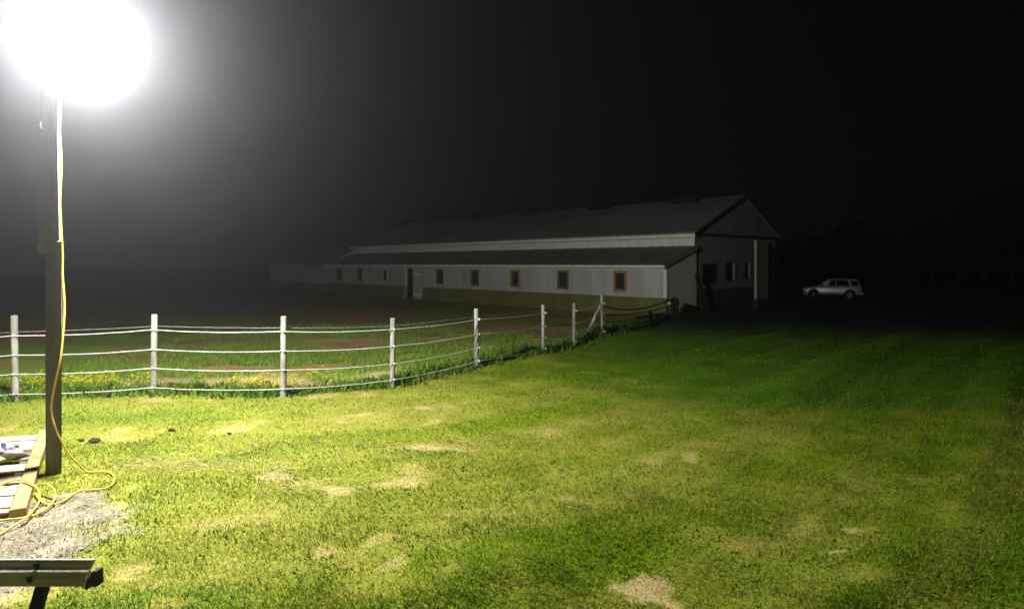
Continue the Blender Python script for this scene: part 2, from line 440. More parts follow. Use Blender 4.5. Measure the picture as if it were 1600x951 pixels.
# loose dry cuttings lying on the lawn right of the pole
def strands(name, spots, label, lenr=(.08, .28)):
    mb_v, mb_l, cs = [], [], []
    for (cx, cy_, rx, ry, num) in spots:
        for _ in range(num):
            px, py = cx+random.gauss(0, rx), cy_+random.gauss(0, ry)
            X, Y = G(px, py); L = random.uniform(*lenr); an = random.uniform(0, math.pi); wv = .0022
            c0, s0 = math.cos(an), math.sin(an); b = len(mb_v); zz = random.uniform(.012, .05)
            for t in (-.5, 0, .5):
                xx, yy = X+c0*L*t, Y+s0*L*t; z0 = gz1(xx, yy)+zz+(.012 if t == 0 else 0)
                mb_v.append((xx-s0*wv, yy+c0*wv, z0)); mb_v.append((xx+s0*wv, yy-c0*wv, z0+.003))
            mb_l += [b, b+1, b+3, b+2, b+2, b+3, b+5, b+4]
            k = random.uniform(.7, 1.1); cs += [(.5*k, .44*k, .22*k)]*6
    nf = len(mb_l)//4
    return tag(np_mesh(name, np.array(mb_v), np.array(mb_l), np.arange(nf)*4, np.full(nf, 4), M_grass, np.array(cs)), label, 'hay', kind='stuff')
strands('dry_cuttings', [(230,728,55,9,170),(340,722,60,12,120),(380,700,80,8,50),(520,760,60,12,60),(650,700,90,14,60),(430,745,30,10,60)], 'pale dry grass cuttings strewn across the lawn beside the lamp pole')
strands('paddock_hay', [(300,598,150,6,500),(230,594,60,4,200),(440,604,60,4,150)], 'tan old hay lying in the paddock just behind the fence', (.1, .35))

# gravel stones
def pebbles():
    n = 9000; x = RNG.uniform(-5.6, -3.0, n); y = RNG.uniform(3.4, 6.6, n)
    g_ = pigment(x, y)[2]; k = RNG.random(n) < g_*.9; x, y = x[k], y[k]; n = len(x)
    s_ = .004+.011*RNG.random(n)**2.5; z = gz(x, y)
    base = np.array([(1, 0, .1), (.3, .9, .0), (-.8, .6, .1), (-.8, -.6, 0), (.3, -.9, .1), (0, 0, .75)])
    v = base[None]*s_[:, None, None]*RNG.uniform(.7, 1.3, (n, 6, 1)) + np.stack([x, y, z+.004], -1)[:, None]
    lp = (np.arange(n)[:, None]*6+np.array([0, 1, 5, 1, 2, 5, 2, 3, 5, 3, 4, 5, 4, 0, 5])).ravel(); nf = 5*n
    c_ = np.repeat(np.array([.30, .27, .20])*RNG.uniform(.45, 1.35, (n, 1)), 6, 0)
    tag(np_mesh('gravel', v.reshape(-1, 3), lp, np.arange(nf)*3, np.full(nf, 3), M_ground, c_), 'loose pale gravel in front of the pallet', 'gravel', kind='stuff')
pebbles()

# ------------------------------------------------------------------ weeds along the fence
def along_fence(n, t0=-14.0, t1=6.4):
    x = RNG.uniform(t0, t1, n); return x, fence_y(x)
def fence_weeds():
    seg = np.hypot(np.diff(FENCE[:, 0]), np.diff(FENCE[:, 1])); cum = np.r_[0, np.cumsum(seg)]
    n = 30000; t = RNG.uniform(0, cum[-1], n)
    x = np.interp(t, cum, FENCE[:, 0]); y = np.interp(t, cum, FENCE[:, 1])
    i = np.clip(np.searchsorted(cum, t)-1, 0, len(seg)-1)
    nxv = -(FENCE[i+1, 1]-FENCE[i, 1])/seg[i]; nyv = (FENCE[i+1, 0]-FENCE[i, 0])/seg[i]
    off = RNG.normal(.12, .17, n) + RNG.random(n)**2*.25
    x = x+nxv*off; y = y+nyv*off
    clump = fbm(x/.45, y/.45, 81, 3)
    k = RNG.random(n) < .35+1.3*np.clip(clump-.38, 0, 1); x, y, clump, off = x[k], y[k], clump[k], off[k]; n = len(x)
    h = (.11+.2*RNG.random(n))*(.45+1.2*np.clip(clump-.2, 0, 1))*np.where(x > -3, 1.0, .85)*np.where(x > 2, 1.25, 1)
    h *= np.where(off < .02, .7, 1)
    kind = RNG.random(n)
    w = np.where(kind < .5, .004+.003*RNG.random(n), .014+.016*RNG.random(n))
    c = np.array([.115, .225, .03])[None, :]*(.6+.9*RNG.random(n)[:, None])
    c[:, 0] *= (.7+.9*fbm(x/.7, y/.7, 15, 2))
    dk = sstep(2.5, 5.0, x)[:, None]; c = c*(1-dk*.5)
    blades('fence_weeds', x, y, h, w, c, .85, M_leaf, 'tangled green weeds growing along the foot of the rope fence', 'weeds')
fence_weeds()

# rough grass in the paddock
N = 130000
x = RNG.uniform(-10, 4.5, N); y = RNG.uniform(10.8, 23, N)
col, _, _, pad = pigment(x, y); bf = behind_fence(x, y)
gm = (col[:, 1] > col[:, 0]*1.02)
k = (pad > .5) & gm & (RNG.random(N) < .9) & (np.abs(x/y) < .85); x, y, col = x[k], y[k], col[k]; n = len(x)
blades('paddock_grass', x, y, (.05+.12*RNG.random(n))*(.4+fbm(x/.6, y/.6, 55, 3)), .005+.007*RNG.random(n), col*(.8+.6*RNG.random(n)[:, None]), .8, M_grass, 'rough unmown grass inside the paddock', 'grass')

# yellow flowering plants behind the fence
def flower_clump(cx, py, wpx, depth_off, num, label):
    X, Y = G(cx, py); Y += depth_off; X = (cx-800)/FPX*Y; z0 = gz1(X, Y)
    root = empty('flowering_plant', (X, Y, z0)); half = wpx/FPX*Y
    tag(root, label, 'flower', 'yellow flowering plants behind the rope fence')
    fol = MB(); blo = MB(); cs = []
    for _ in range(num):
        x0, y0 = random.uniform(-1, 1)*half*1.35, random.gauss(0, .2); h = random.uniform(.12, .36)*max(.55, 1-.35*abs(x0)/half)
        tx, ty = x0+random.gauss(0, .03), y0+random.gauss(0, .03)
        fol.tube([(x0, y0, -.02), ((x0+tx)/2+.01, (y0+ty)/2, h*.55), (tx, ty, h)], [.003, .0025, .002], 3, False)
        for _k in range(3):
            an = random.uniform(0, 6.28); L = random.uniform(.05, .12); q = random.uniform(.1, .7)*h; wv = .010
            ex, ey = x0+math.cos(an)*L, y0+math.sin(an)*L
            sx, sy = -math.sin(an)*wv, math.cos(an)*wv
            fol.add([(x0, y0, q), ((x0+ex)/2+sx, (y0+ey)/2+sy, q+.03), (ex, ey, q+.02), ((x0+ex)/2-sx, (y0+ey)/2-sy, q+.03)], [(0, 1, 2, 3)])
        for _k in range(random.choice((2, 3, 3, 4))):
            bx, by, bz = tx+random.gauss(0, .02), ty+random.gauss(0, .02), h+random.uniform(-.03, .02); rr = random.uniform(.010, .019)
            ring = [(bx+rr*math.cos(k*1.2566), by+rr*math.sin(k*1.2566), bz+.006+random.uniform(-.003, .003)) for k in range(5)]
            blo.add(ring+[(bx, by, bz-.004)], [(k, (k+1) % 5, 5) for k in range(5)])
    fol.build('foliage', M_stem, root); blo.build('blossoms', M_flower, root)
M_stem = mat_noise('stem_green', (.10, .19, .02), (.15, .25, .03), 9, .6)
M_flower = mat_noise('petal_yellow', (.70, .62, .015), (.80, .72, .03), 9, .5)
for a in [(45, 616, 22, .25, 153, 'yellow flower clump between the leftmost white post and the lamp pole'),
          (112, 618, 24, .3, 136, 'yellow flower clump just right of the dark lamp pole'),
          (152, 618, 20, .35, 136, 'yellow flower clump midway between the lamp pole and the next white post'),
          (222, 614, 12, .35, 40, 'small yellow flower clump left of the second white fence post'),
          (372, 620, 16, .45, 76, 'yellow flower clump at the right end of the tan hay'),
          (412, 620, 18, .45, 102, 'yellow flower clump just left of the third white fence post'),
          (458, 614, 10, .4, 40, 'small yellow flower clump just right of the third white fence post'),
          (505, 606, 22, .5, 28, 'sparse yellow flowers midway between third and fourth white posts')]:
    flower_clump(*a)

# dark clods on the lawn
for px, py, s, lab in ((148, 683, .055, 'larger dark clod on the lawn right of the lamp pole'), (127, 680, .03, 'small dark clod lying left of the larger clod'), (268, 671, .035, 'dark clod on the lawn below the second white post'), (268+90, 676, .022, 'tiny dark clod on the lawn left of the third white post')):
    X, Y = G(px, py); mb = MB(); vs = []; n = 9; rings = [(.0, 0), (.75, .05), (1, .3), (.8, .62), (.35, .8)]
    for (q, zz) in rings:
        for k in range(n):
            an = 6.283*k/n; rr = s*q*random.uniform(.75, 1.25); vs.append((rr*math.cos(an)*1.5, rr*math.sin(an), s*zz*random.uniform(.8, 1.2)))
    fs = [(i*n+k, i*n+(k+1) % n, (i+1)*n+(k+1) % n, (i+1)*n+k) for i in range(4) for k in range(n)] + [tuple(range(4*n, 5*n))]
    mb.add(vs, fs, False); o = mb.build('dirt_clod', M_clod); o.location = (X, Y, gz1(X, Y)+.012); tag(o, lab, 'clod', 'dark clods on the lawn')

# ------------------------------------------------------------------ rope fence
fence = empty('rope_fence', (POSTS[2][0], POSTS[2][1], 0))
tag(fence, 'white post and rope paddock fence with four strands curving towards the barn', 'fence')
FO = Vector(fence.location)
ROPE_H = [(.10, .12, .12, .145, .16, .145, .12, .10, .16), (.44, .445, .445, .46, .46, .43, .40, .37, .42), (.74, .755, .76, .775, .785, .73, .69, .63, .70), (1.05, 1.07, 1.09, 1.10, 1.10, 1.05, 1.03, .98, 1.02)]
pts3 = []
for i, (X, Y, h) in enumerate(POSTS):
    z0 = gz1(X, Y); lean = (random.uniform(-.012, .012), random.uniform(-.01, .01))
    mb = MB(); rr = .05 if i < 6 else .047
    M = Matrix.Translation((X-FO.x, Y-FO.y, z0)) @ Matrix.Rotation(lean[0], 4, 'Y') @ Matrix.Rotation(lean[1], 4, 'X') @ Matrix.Rotation(random.uniform(0, 1), 4, 'Z')
    mb.lathe([(rr*1.05, -.3), (rr*1.03, .0), (rr, h*.5), (rr*.97, h-.02), (rr*.82, h)], 14, M)
    mb.build('post', M_post, fence)
    pts3.append((X, Y, z0))
nrm = []
for i in range(len(POSTS)):
    a = FENCE[max(i-1, 0)]; b_ = FENCE[i+1]; t = Vector((b_[0]-a[0], b_[1]-a[1])).normalized(); nrm.append(Vector((t.y, -t.x)))
def strand(hs, r, side, mat, name, sag, last=None, noise=.0025):
    p = []
    m = len(pts3) if last is None else last
    for i in range(m-1):
        A, B = pts3[i], pts3[i+1]
        for k in range(10):
            t = k/10; s = -sag*4*t*(1-t) + (random.uniform(-noise, noise) if k else 0)
            ox = (nrm[i]*(1-t)+nrm[i+1]*t)*side
            p.append((A[0]*(1-t)+B[0]*t+ox.x-FO.x, A[1]*(1-t)+B[1]*t+ox.y-FO.y, A[2]*(1-t)+B[2]*t+hs[i]*(1-t)+hs[i+1]*t+s))
    A = pts3[m-1]; p.append((A[0]+nrm[m-1].x*side-FO.x, A[1]+nrm[m-1].y*side-FO.y, A[2]+hs[m-1]))
    mb = MB(); mb.tube(p, r, 6); return mb.build(name, mat, fence)
for hs in ROPE_H: strand(hs, .0075, .058, M_rope, 'rope', .028)
strand([v+.05 for v in ROPE_H[3]], .0035, -.062, M_wire, 'wire', .012)
for i, (X, Y, z0) in enumerate(pts3):
    for k, hs in enumerate(ROPE_H):
        mb = MB(); s = .024 if (k in (0, 3) and i >= 5) else .016
        c_ = Vector((X, Y))+nrm[i]*.06
        mb.box(c_.x-FO.x-s, c_.x-FO.x+s, c_.y-FO.y-s, c_.y-FO.y+s, z0+hs[i]-s, z0+hs[i]+s, bev=.006)
        mb.build('insulator', M_ins, fence)
# diagonal brace at the corner post
X8, Y8, z8 = pts3[8]; bx, by = G(914, 527)
mb = MB(); mb.tube([(bx-FO.x, by-FO.y, gz1(bx, by)-.1), (X8-.05-FO.x, Y8-.05-FO.y, z8+.98)], [.05, .045], 10); mb.build('brace', M_post, fence)

# slack dark strands from the corner post to the barn corner
lane = empty('slack_wire_fence', (6.75, 26.55, 0))
tag(lane, 'sagging dark wire fence between the braced white post and the barn corner', 'fence')
LO = Vector(lane.location)
mb = MB(); mb.lathe([(.16, -.2), (.15, .3), (.13, .75), (.12, .86), (.05, .9)], 10); mb.build('end_post', M_darkwood, lane)
mb = MB()
for q in range(5):
    zc = .22+q*.15; pp = [((.16+.03*(q % 2))*math.cos(k*.5236), (.16+.03*(q % 2))*math.sin(k*.5236), zc+.05*math.sin(k*1.1+q)) for k in range(13)]
    mb.tube(pp, .028, 5, False)
mb.build('wire_coil', M_dark, lane)
mb = MB(); mb.lathe([(.06, 0), (.07, .08), (.05, .16)], 10, Matrix.Translation((-.26, -.10, .6))); mb.build('insulator', M_ins, lane)
for (za, zb, sag, r_) in ((.93, .84, .22, .024), (.66, .58, .10, .017), (.42, .40, .08, .015), (.2, .2, .03, .012)):
    mb = MB(); A = Vector((X8+.05, Y8+.05, z8+za))-LO; B = Vector((0, 0, zb))
    mb.tube([A.lerp(B, t/14)+Vector((0, 0, -sag*4*(t/14)*(1-t/14)*(.6+.8*(1-t/14)))) for t in range(15)], r_, 5); mb.build('strand', M_dark, lane)
mb = MB(); xx, yy = (X8+6.75)/2+.35-LO.x, (Y8+26.55)/2-LO.y+.6
mb.lathe([(.09, -.1), (.08, .4), (.07, .55)], 8, Matrix.Translation((xx, yy, 0))); mb.build('mid_post', M_darkwood, lane)

# ------------------------------------------------------------------ lamp pole, lamp, cables
PX_, PY_ = -5.035, 7.03
pole = empty('lamp_pole', (PX_, PY_, gz1(PX_, PY_)))
tag(pole, 'tall dark square wooden lamp pole standing beside the pallet', 'pole')
rot = Matrix.Rotation(-math.atan2(PX_, PY_), 4, 'Z')
mb = MB(); mb.box(-.072, .072, -.06, .06, -.4, 2.55, rot, .006); mb.build('lower_post', M_pole, pole)
mb = MB(); mb.box(-.078, .078, -.06, .06, 2.552, 6.6, Matrix.Translation((-.035, -.025, 0)) @ rot, .006); mb.build('upper_post', M_pole, pole)
vp = math.atan2(PX_, PY_)
side = Vector((math.cos(-vp), math.sin(-vp), 0))          # to the right as seen from the camera
side = Vector((PY_, -PX_, 0)).normalized()
jb = empty('tmp'); bpy.data.objects.remove(jb)
mb = MB(); rm = Matrix.Rotation(-vp, 4, 'Z')
mb.box(-.155, -.0735, -.066, .05, 2.40, 2.545, rm, .008); mb.build('junction_box', M_pole, pole)
mb = MB(); mb.box(-.15, -.13, -.02, .01, 2.547, 2.575, rm); mb.build('box_latch', M_rim, pole)
mb = MB(); mb.box(-2.4, .16, -.045, .045, 5.04, 5.2, rm, .008); mb.build('crossarm', M_slat, pole)
mb = MB(); mb.tube([tuple(rm @ Vector(p)) for p in ((-.09, -.05, 3.75), (-.115, -.06, 3.78), (-.11, -.07, 3.83))], .008, 5); mb.build('hook', M_rim, pole)

lamp = empty('yard_lamp', LAMP)
tag(lamp, 'blazing white yard lamp mounted near the top of the wooden pole', 'lamp')
mb = MB(); mb.lathe([(.03, -.14), (.07, -.125), (.095, -.07), (.1, .02), (.085, .10), (.05, .13)], 14); mb.build('bulb', M_bulb, lamp)
mb = MB(); mb.lathe([(.055, .135), (.065, .16), (.065, .22), (.04, .26)], 12); mb.build('socket', M_housing, lamp)
mb = MB(); pv = Vector((PX_-LAMP[0], PY_-LAMP[1], .28)); mb.tube([(0, 0, .255), (0, 0, .30), tuple(pv*.5+Vector((0, 0, .17))), tuple(pv+Vector((0, 0, .05)))], .014, 6); mb.build('bracket_arm', M_housing, lamp)

def smooth_path(pts, n=6):
    out = []; pts = [Vector(p) for p in pts]
    for i in range(len(pts)-1):
        p0 = pts[max(i-1, 0)]; p1 = pts[i]; p2 = pts[i+1]; p3 = pts[min(i+2, len(pts)-1)]
        for k in range(n):
            t = k/n
            out.append(.5*((2*p1)+(-p0+p2)*t+(2*p0-5*p1+4*p2-p3)*t*t+(-p0+3*p1-3*p2+p3)*t**3))
    out.append(pts[-1]); return out
def on_ground(px, py, dz=.02):
    X, Y = G(px, py, dz); return (X, Y, gz1(X, Y)+dz)
D = 6.90
cp = [(LAMP[0]-.03, LAMP[1]+.02, LAMP[2]+.2), P(108, 100, 7.33), P(97, 140, 7.33)] + [P(a, b_, d) for a, b_, d in ((93, 200, 7.32), (96, 255, 7.32), (94, 310, 7.3), (95, 345, 7.3), (98, 395, 7.28), (98, 430, 7.24), (101, 475, 7.15), (99, 520, 7.02), (94, 565, 6.92), (85, 605, 6.89), (80, 640, 6.89))] + [P(88, 672, 6.9), P(104, 703, 6.95), P(120, 722, 6.98)]
cp += [on_ground(a, b_) for a, b_ in ((135, 736), (152, 737), (170, 738), (179, 747), (175, 758), (162, 764), (140, 766), (125, 767), (112, 774), (98, 783), (80, 788), (64, 782))]
cp += [on_ground(a, b_, z) for a, b_, z in ((56, 770, .04), (60, 759, .09), (72, 756, .12), (84, 764, .10), (86, 777, .06), (77, 790, .03), (60, 801, .02), (35, 809, .02), (5, 813, .02), (-40, 822, .02))]
mb = MB(); mb.tube(smooth_path(cp), .0105, 7); tag(mb.build('extension_cord', M_cord), 'yellow extension cord running down the pole and looping on the ground', 'cord')
cp = [on_ground(-30, 772, .115), on_ground(-5, 760, .115), on_ground(14, 752, .112), on_ground(30, 749, .112), on_ground(42, 752, .113), on_ground(52, 758, .105), on_ground(60, 767, .06), on_ground(62, 780, .03), on_ground(56, 792, .02), on_ground(40, 810, .045), on_ground(15, 827, .02), on_ground(-12, 842, .02), on_ground(-50, 860, .02)]
mb = MB(); mb.tube(smooth_path(cp), .0105, 7); tag(mb.build('extension_cord', M_cord), 'yellow extension cord crossing the pallet beam near its front end', 'cord')
cp = [(LAMP[0]-.02, LAMP[1], LAMP[2]+.2), P(95, 130, 7.3), P(91, 200, 7.28), P(91.5, 280, 7.27), P(93, 360, 7.25), P(95.5, 430, 7.2), P(96.5, 520, 7.12), P(96.5, 545, 7.1)]
mb = MB(); mb.tube(smooth_path(cp), .007, 6); tag(mb.build('power_cable', M_cable), 'thin white power cable running straight down the right edge of the pole', 'cable')

# ------------------------------------------------------------------ pallet with bag
NB = Vector((-4.47, 5.79, 0)); BD = Vector((-.54, .842, 0)).normalized(); SD = Vector((-.965, -.26, 0)).normalized()
pal = empty('wooden_pallet', (NB.x, NB.y, gz1(NB.x, NB.y)-.01))
tag(pal, 'pale slatted wooden pallet with a heavy edge timber lying beside the lamp pole', 'pallet')
PT = Vector((BD.y, -BD.x, 0))                               # right of the beam
def skew(name, o0, a0, a1, u, b0, b1, v, z0, z1, mat, bev=.006):
    """block spanned by directions u (a0..a1) and v (b0..b1) from o0"""
    M = Matrix(((u.x, v.x, 0, o0.x), (u.y, v.y, 0, o0.y), (0, 0, 1, 0), (0, 0, 0, 1)))
    mb = MB(); mb.box(a0, a1, b0, b1, z0, z1, M, bev); return mb.build(name, mat, pal)
O = Vector((0, 0, 0))
skew('edge_timber', O, -.06, .06, PT, 0, 2.62, BD, .0, .10, M_beam)
skew('edge_timber', O, -.055, .065, PT, 2.63, 3.25, BD, .0, .108, M_beam)
skew('runner', O, -.15, -.075, PT, .03, 3.2, BD, .0, .055, M_under, .004)
skew('runner', O, -1.0, -.93, PT, .03, 3.2, BD, .0, .055, M_under, .004)
skew('runner', O, -1.7, -1.63, PT, .03, 3.2, BD, .0, .055, M_under, .004)
for z_near, z_far in ((5.80, 5.885), (5.92, 6.19), (6.24, 6.51), (6.59, 6.83), (6.96, 7.18), (7.38, 7.58), (7.76, 8.12), (8.19, 8.40)):
    t0, t1 = (z_near-NB.y)/BD.y, (z_far-NB.y)/BD.y
    skew('slat', O-PT*.068, .002, 1.75, SD, t0, t1, BD, .0575, .0575+random.uniform(.021, .026), M_slat, .004)
# crumpled bag
mb = MB(); vs = []; n = 22; m = 9
for i in range(m+1):
    ph = i/m*math.pi/2
    for k in range(n):
        an = 6.283*k/n; q = 1+.22*math.sin(3*an+i)+.14*math.sin(7*an+2*i)+random.uniform(-.09, .09)
        vs.append((.34*math.cos(ph)*q*math.cos(an), .20*math.cos(ph)*q*math.sin(an), max(.0, .17*math.sin(ph)*(1+random.uniform(-.3, .3)))))
fs = [(i*n+k, i*n+(k+1) % n, (i+1)*n+(k+1) % n, (i+1)*n+k) for i in range(m) for k in range(n)] + [tuple(range(n-1, -1, -1))]
mb.add(vs, fs, True); bag = mb.build('plastic_bag', M_bag)
bX, bY = G(2, 712, .1); bag.scale = (.62, .8, .9); bag.location = (bX, bY, pal.location.z+.086); bag.rotation_euler = (0, 0, R(15))
tag(bag, 'crumpled white plastic bag with purple and yellow print lying on the pallet', 'bag')

# ------------------------------------------------------------------ bench in the corner
BZ = 4.15
bench = empty('wooden_bench', (P(60, 880, BZ)[0], BZ, 0))
tag(bench, 'weathered grey wooden bench of two boards at the bottom left corner', 'bench')
BO = Vector(bench.location)
def brd(name, x0, x1, x1b, ytop, ybot, d, th, tilt):
    """a board tilted back whose camera face spans rows ytop..ybot; x1/x1b its upper/lower right end"""
    a = Vector(P(x0, ytop, d))-BO; b_ = Vector(P(x1, ytop, d))-BO; c_ = Vector(P(x1b, ybot, d-tilt))-BO; e = Vector(P(x0, ybot, d-tilt))-BO
    nrm_ = (b_-a).cross(e-a).normalized()
    if nrm_.y < 0: nrm_ = -nrm_
    vs = [a, b_, c_, e] + [p+nrm_*th for p in (a, b_, c_, e)]
    mb = MB(); mb.add(vs, [(3, 2, 1, 0), (4, 5, 6, 7), (0, 1, 5, 4), (1, 2, 6, 5), (2, 3, 7, 6), (3, 0, 4, 7)])
    o = mb.build(name, M_bench, bench)
    md = o.modifiers.new('bevel', 'BEVEL'); md.width = .004; md.segments = 2
    return o
up = brd('board', -260, 146, 138, 874, 890, 4.20, .034, .012)
lo_ = brd('board', -260, 138, 130, 892.5, 916, 4.155, .034, .02)
for px, py, d in ((57, 884, 4.185), (46, 904, 4.13)):
    c_ = Vector(P(px, py, d))-BO; mb = MB()
    mb.box(-.014, .014, -.008, .004, -.024, .024, Matrix.Translation(c_) @ Matrix.Rotation(R(-24), 4, 'Y'), .004); mb.build('bolt_plate', M_black, bench)
a = Vector(P(64, 913, 4.22))-BO; b_ = Vector(P(43, 975, 4.10))-BO; b_.z = -.05
mb = MB()
for t in (1,):
    wv = .036; dv = Vector((0, .05, 0)); s_ = Vector((wv, 0, 0))
    mb.add([a-s_, a+s_, a+s_+dv, a-s_+dv, b_-s_, b_+s_, b_+s_+dv, b_-s_+dv], [(0, 1, 2, 3), (7, 6, 5, 4), (0, 4, 5, 1), (1, 5, 6, 2), (2, 6, 7, 3), (3, 7, 4, 0)])
mb.build('leg', M_darkwood, bench)
b2 = Vector(P(-150, 975, 4.10))-BO; b2.z = -.05; a2 = Vector(P(-140, 913, 4.22))-BO
mb = MB(); mb.add([a2-s_, a2+s_, a2+s_+dv, a2-s_+dv, b2-s_, b2+s_, b2+s_+dv, b2-s_+dv], [(0, 1, 2, 3), (7, 6, 5, 4), (0, 4, 5, 1), (1, 5, 6, 2), (2, 6, 7, 3), (3, 7, 4, 0)]); mb.build('leg', M_darkwood, bench)
# dark end bracket with a pale bent edge strip
mb = MB(); q = [P(x_, y_, 4.13) for x_, y_ in ((143, 893), (151, 892), (153, 915), (146, 917), (139, 910), (136, 921), (131, 919))]
q = [Vector(p)-BO for p in q]; mb.add(q+[p+Vector((0, .06, 0)) for p in q], [tuple(range(6, -1, -1)), tuple(range(7, 14))]+[(i, (i+1) % 7, 7+(i+1) % 7, 7+i) for i in range(7)]); mb.build('end_bracket', M_darkwood, bench)
mb = MB(); mb.tube([Vector(P(x_, y_, 4.12))-BO for x_, y_ in ((130, 918), (133, 908), (138, 899), (143, 893), (148, 891))], .006, 5); mb.build('edge_strip', M_bench, bench)

# ------------------------------------------------------------------ barn
BR = math.atan2(.677, .736)
barn = empty('horse_barn', (6.6, 27.4, 0), BR)
tag(barn, 'long low white horse barn with lean-to side, olive base band and dim grey roof', 'barn')
L = 31.3
def bpart(name, mat, *boxes, parent=None, bev=0.0):
    mb = MB()
    for bx_ in boxes: mb.box(*bx_, bev=bev)
    return mb.build(name, mat, parent or barn)
# lean-to front wall with openings: local x = into the barn, y = along its length
WIN = [2.46, 6.0, 9.5, 12.9, 16.3, 22.7, 26.1, 29.2]; DOOR = 19.75
def wall_with_holes(name, holes, y0, y1, z0, z1, x0, x1, mat):
    mb = MB(); ys = y0
    for (a, b_, c_, d) in sorted(holes):
        mb.box(x0, x1, ys, a, z0, z1)
        if c_ > z0: mb.box(x0, x1, a, b_, z0, c_)
        if d < z1: mb.box(x0, x1, a, b_, d, z1)
        ys = b_
    mb.box(x0, x1, ys, y1, z0, z1); return mb.build(name, mat, barn)
holes = [(c_-.29, c_+.29, 1.10, 1.90) for c_ in WIN] + [(DOOR-.55, DOOR+.35, .82, 2.0)]
wall_with_holes('lean_to_wall', holes, .0, L, .82, 2.3, 0, .14, M_wall)
wall_with_holes('base_band', [(DOOR-.55, DOOR+.35, -.3, .82)], -.02, L, -.3, .818, -.03, .16, M_base)
bpart('corner_trim', M_trim, (-.045, -.004, -.035, .11, .83, 2.05), (-.004, .08, -.035, -.003, .83, 2.05))
bpart('gutter', M_trim, (-.33, -.235, -.12, L+.1, 2.13, 2.215), (-.33, -.32, -.12, L+.1, 2.215, 2.235))
bpart('fascia_board', M_trim, (-.036, -.003, .01, L, 2.06, 2.2))
for i, c_ in enumerate(WIN):
    w_ = bpart('window', M_glass, (.07, .09, c_-.27, c_+.27, 1.12, 1.88))
    pale = M_wood if i < 2 else (M_wood if i % 2 else M_wood2)
    pale = (M_wood, M_wood3, M_wood, M_wood3, M_wood3, M_wood2, M_wood3, M_wood3)[i]
    bpart('frame', pale, (-.03, .05, c_-.37, c_-.26, 1.03, 1.97), (-.03, .05, c_+.26, c_+.37, 1.03, 1.97), (-.034, .05, c_-.258, c_+.258, 1.86, 1.97), (-.034, .05, c_-.258, c_+.258, 1.03, 1.14), parent=w_)
    for k in range(4):
        yb = c_-.19+k*.127
        bpart('bar', M_dark, (.01, .03, yb-.014, yb+.014, 1.145, 1.855), parent=w_)
# stable doorway with the door leaf swung out
bpart('door_frame', M_wood2, (-.05, .10, DOOR+.353, DOOR+.5, -.1, 2.05), (-.05, .10, DOOR-.65, DOOR-.553, -.1, 2.05), (-.055, .10, DOOR-.55, DOOR+.35, 2.003, 2.06))
bpart('doorway_back', M_vent, (.5, .55, DOOR-.7, DOOR+.5, -.1, 2.1))
d_ = bpart('door', M_wall, (-.10, -.06, DOOR-1.65, DOOR-.66, .08, 1.95))
for z_ in (.3, 1.55): bpart('door_cleat', M_trim, (-.125, -.102, DOOR-1.6, DOOR-.7, z_, z_+.12), parent=d_)
# lean-to end wall and roof
LE = [(.0, .0), (2.4, .0), (2.4, 3.02), (.0, 2.2)]
mb = MB(); mb.prism([(.0, -.3), (2.4, -.3), (2.4, 3.0), (.0, 2.17)], 'y', .0, .12); 
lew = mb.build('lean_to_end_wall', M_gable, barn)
for k in range(11):
    xx = .22+k*.2; mb = MB(); mb.box(xx-.012, xx+.012, -.005, -.0005, -.2, 2.12+xx*.34); mb.build('batten', M_gable, lew)
mb = MB(); mb.prism([(-.03, -.3), (2.36, -.3), (2.36, .12), (-.03, .12)], 'y', -.02, -.003); mb.build('end_kickboard', M_base, barn)
mb = MB(); mb.prism([(-.3, 2.20), (2.4, 3.06), (2.4, 3.12), (-.3, 2.26)], 'y', -.07, L+.2)
lr = mb.build('lean_to_roof', M_roof2, barn)
for k in range(52):
    yy = .0+k*.61; mb = MB(); mb.prism([(-.31, 2.2625), (2.39, 3.12), (2.39, 3.145), (-.31, 2.288)], 'y', yy-.02, yy+.02); mb.build('roof_rib', M_roof2, lr)
mb = MB(); mb.prism([(-.31, 2.08), (2.4, 2.94), (2.4, 3.058), (-.31, 2.198)], 'y', -.10, -.073); mb.build('lean_to_barge_board', M_roof2, barn)
# clerestory strip and main roof
bpart('upper_wall', M_trim, (2.40, 2.52, .1, L, 3.0, 3.62))
bpart('eave_board', M_trim, (2.10, 2.16, -.1, L+.3, 3.50, 3.66))
bpart('soffit', M_wall, (2.165, 2.40, -.08, L+.2, 3.50, 3.53))
AX, AZ = 6.75, 5.66
mb = MB(); mb.prism([(2.08, 3.665), (AX, AZ), (10.79, 3.665), (10.79, 3.74), (AX, AZ+.075), (2.08, 3.74)], 'y', -.12, L+.35)
mr_ = mb.build('main_roof', M_roof, barn)
sl = (AZ-3.665)/(AX-2.08)
for k in range(35):
    yy = -.1+k*.92; mb = MB(); z_a = 3.741; mb.prism([(2.07, z_a), (AX-.12, z_a+sl*(AX-.12-2.07)), (AX-.12, z_a+sl*(AX-.12-2.07)+.025), (2.07, z_a+.025)], 'y', yy-.02, yy+.02); mb.build('roof_rib', M_roof, mr_)
for c_ in (3.0, 8.9, 14.8, 20.4, 26.4, 30.4):
    mb = MB(); mb.prism([(AX-.75, AZ-.16), (AX-.62, AZ+.16), (AX, AZ+.36), (AX+.62, AZ+.16), (AX+.75, AZ-.16)], 'y', c_-.75, c_+.75); mb.build('ridge_vent', M_vent, barn)
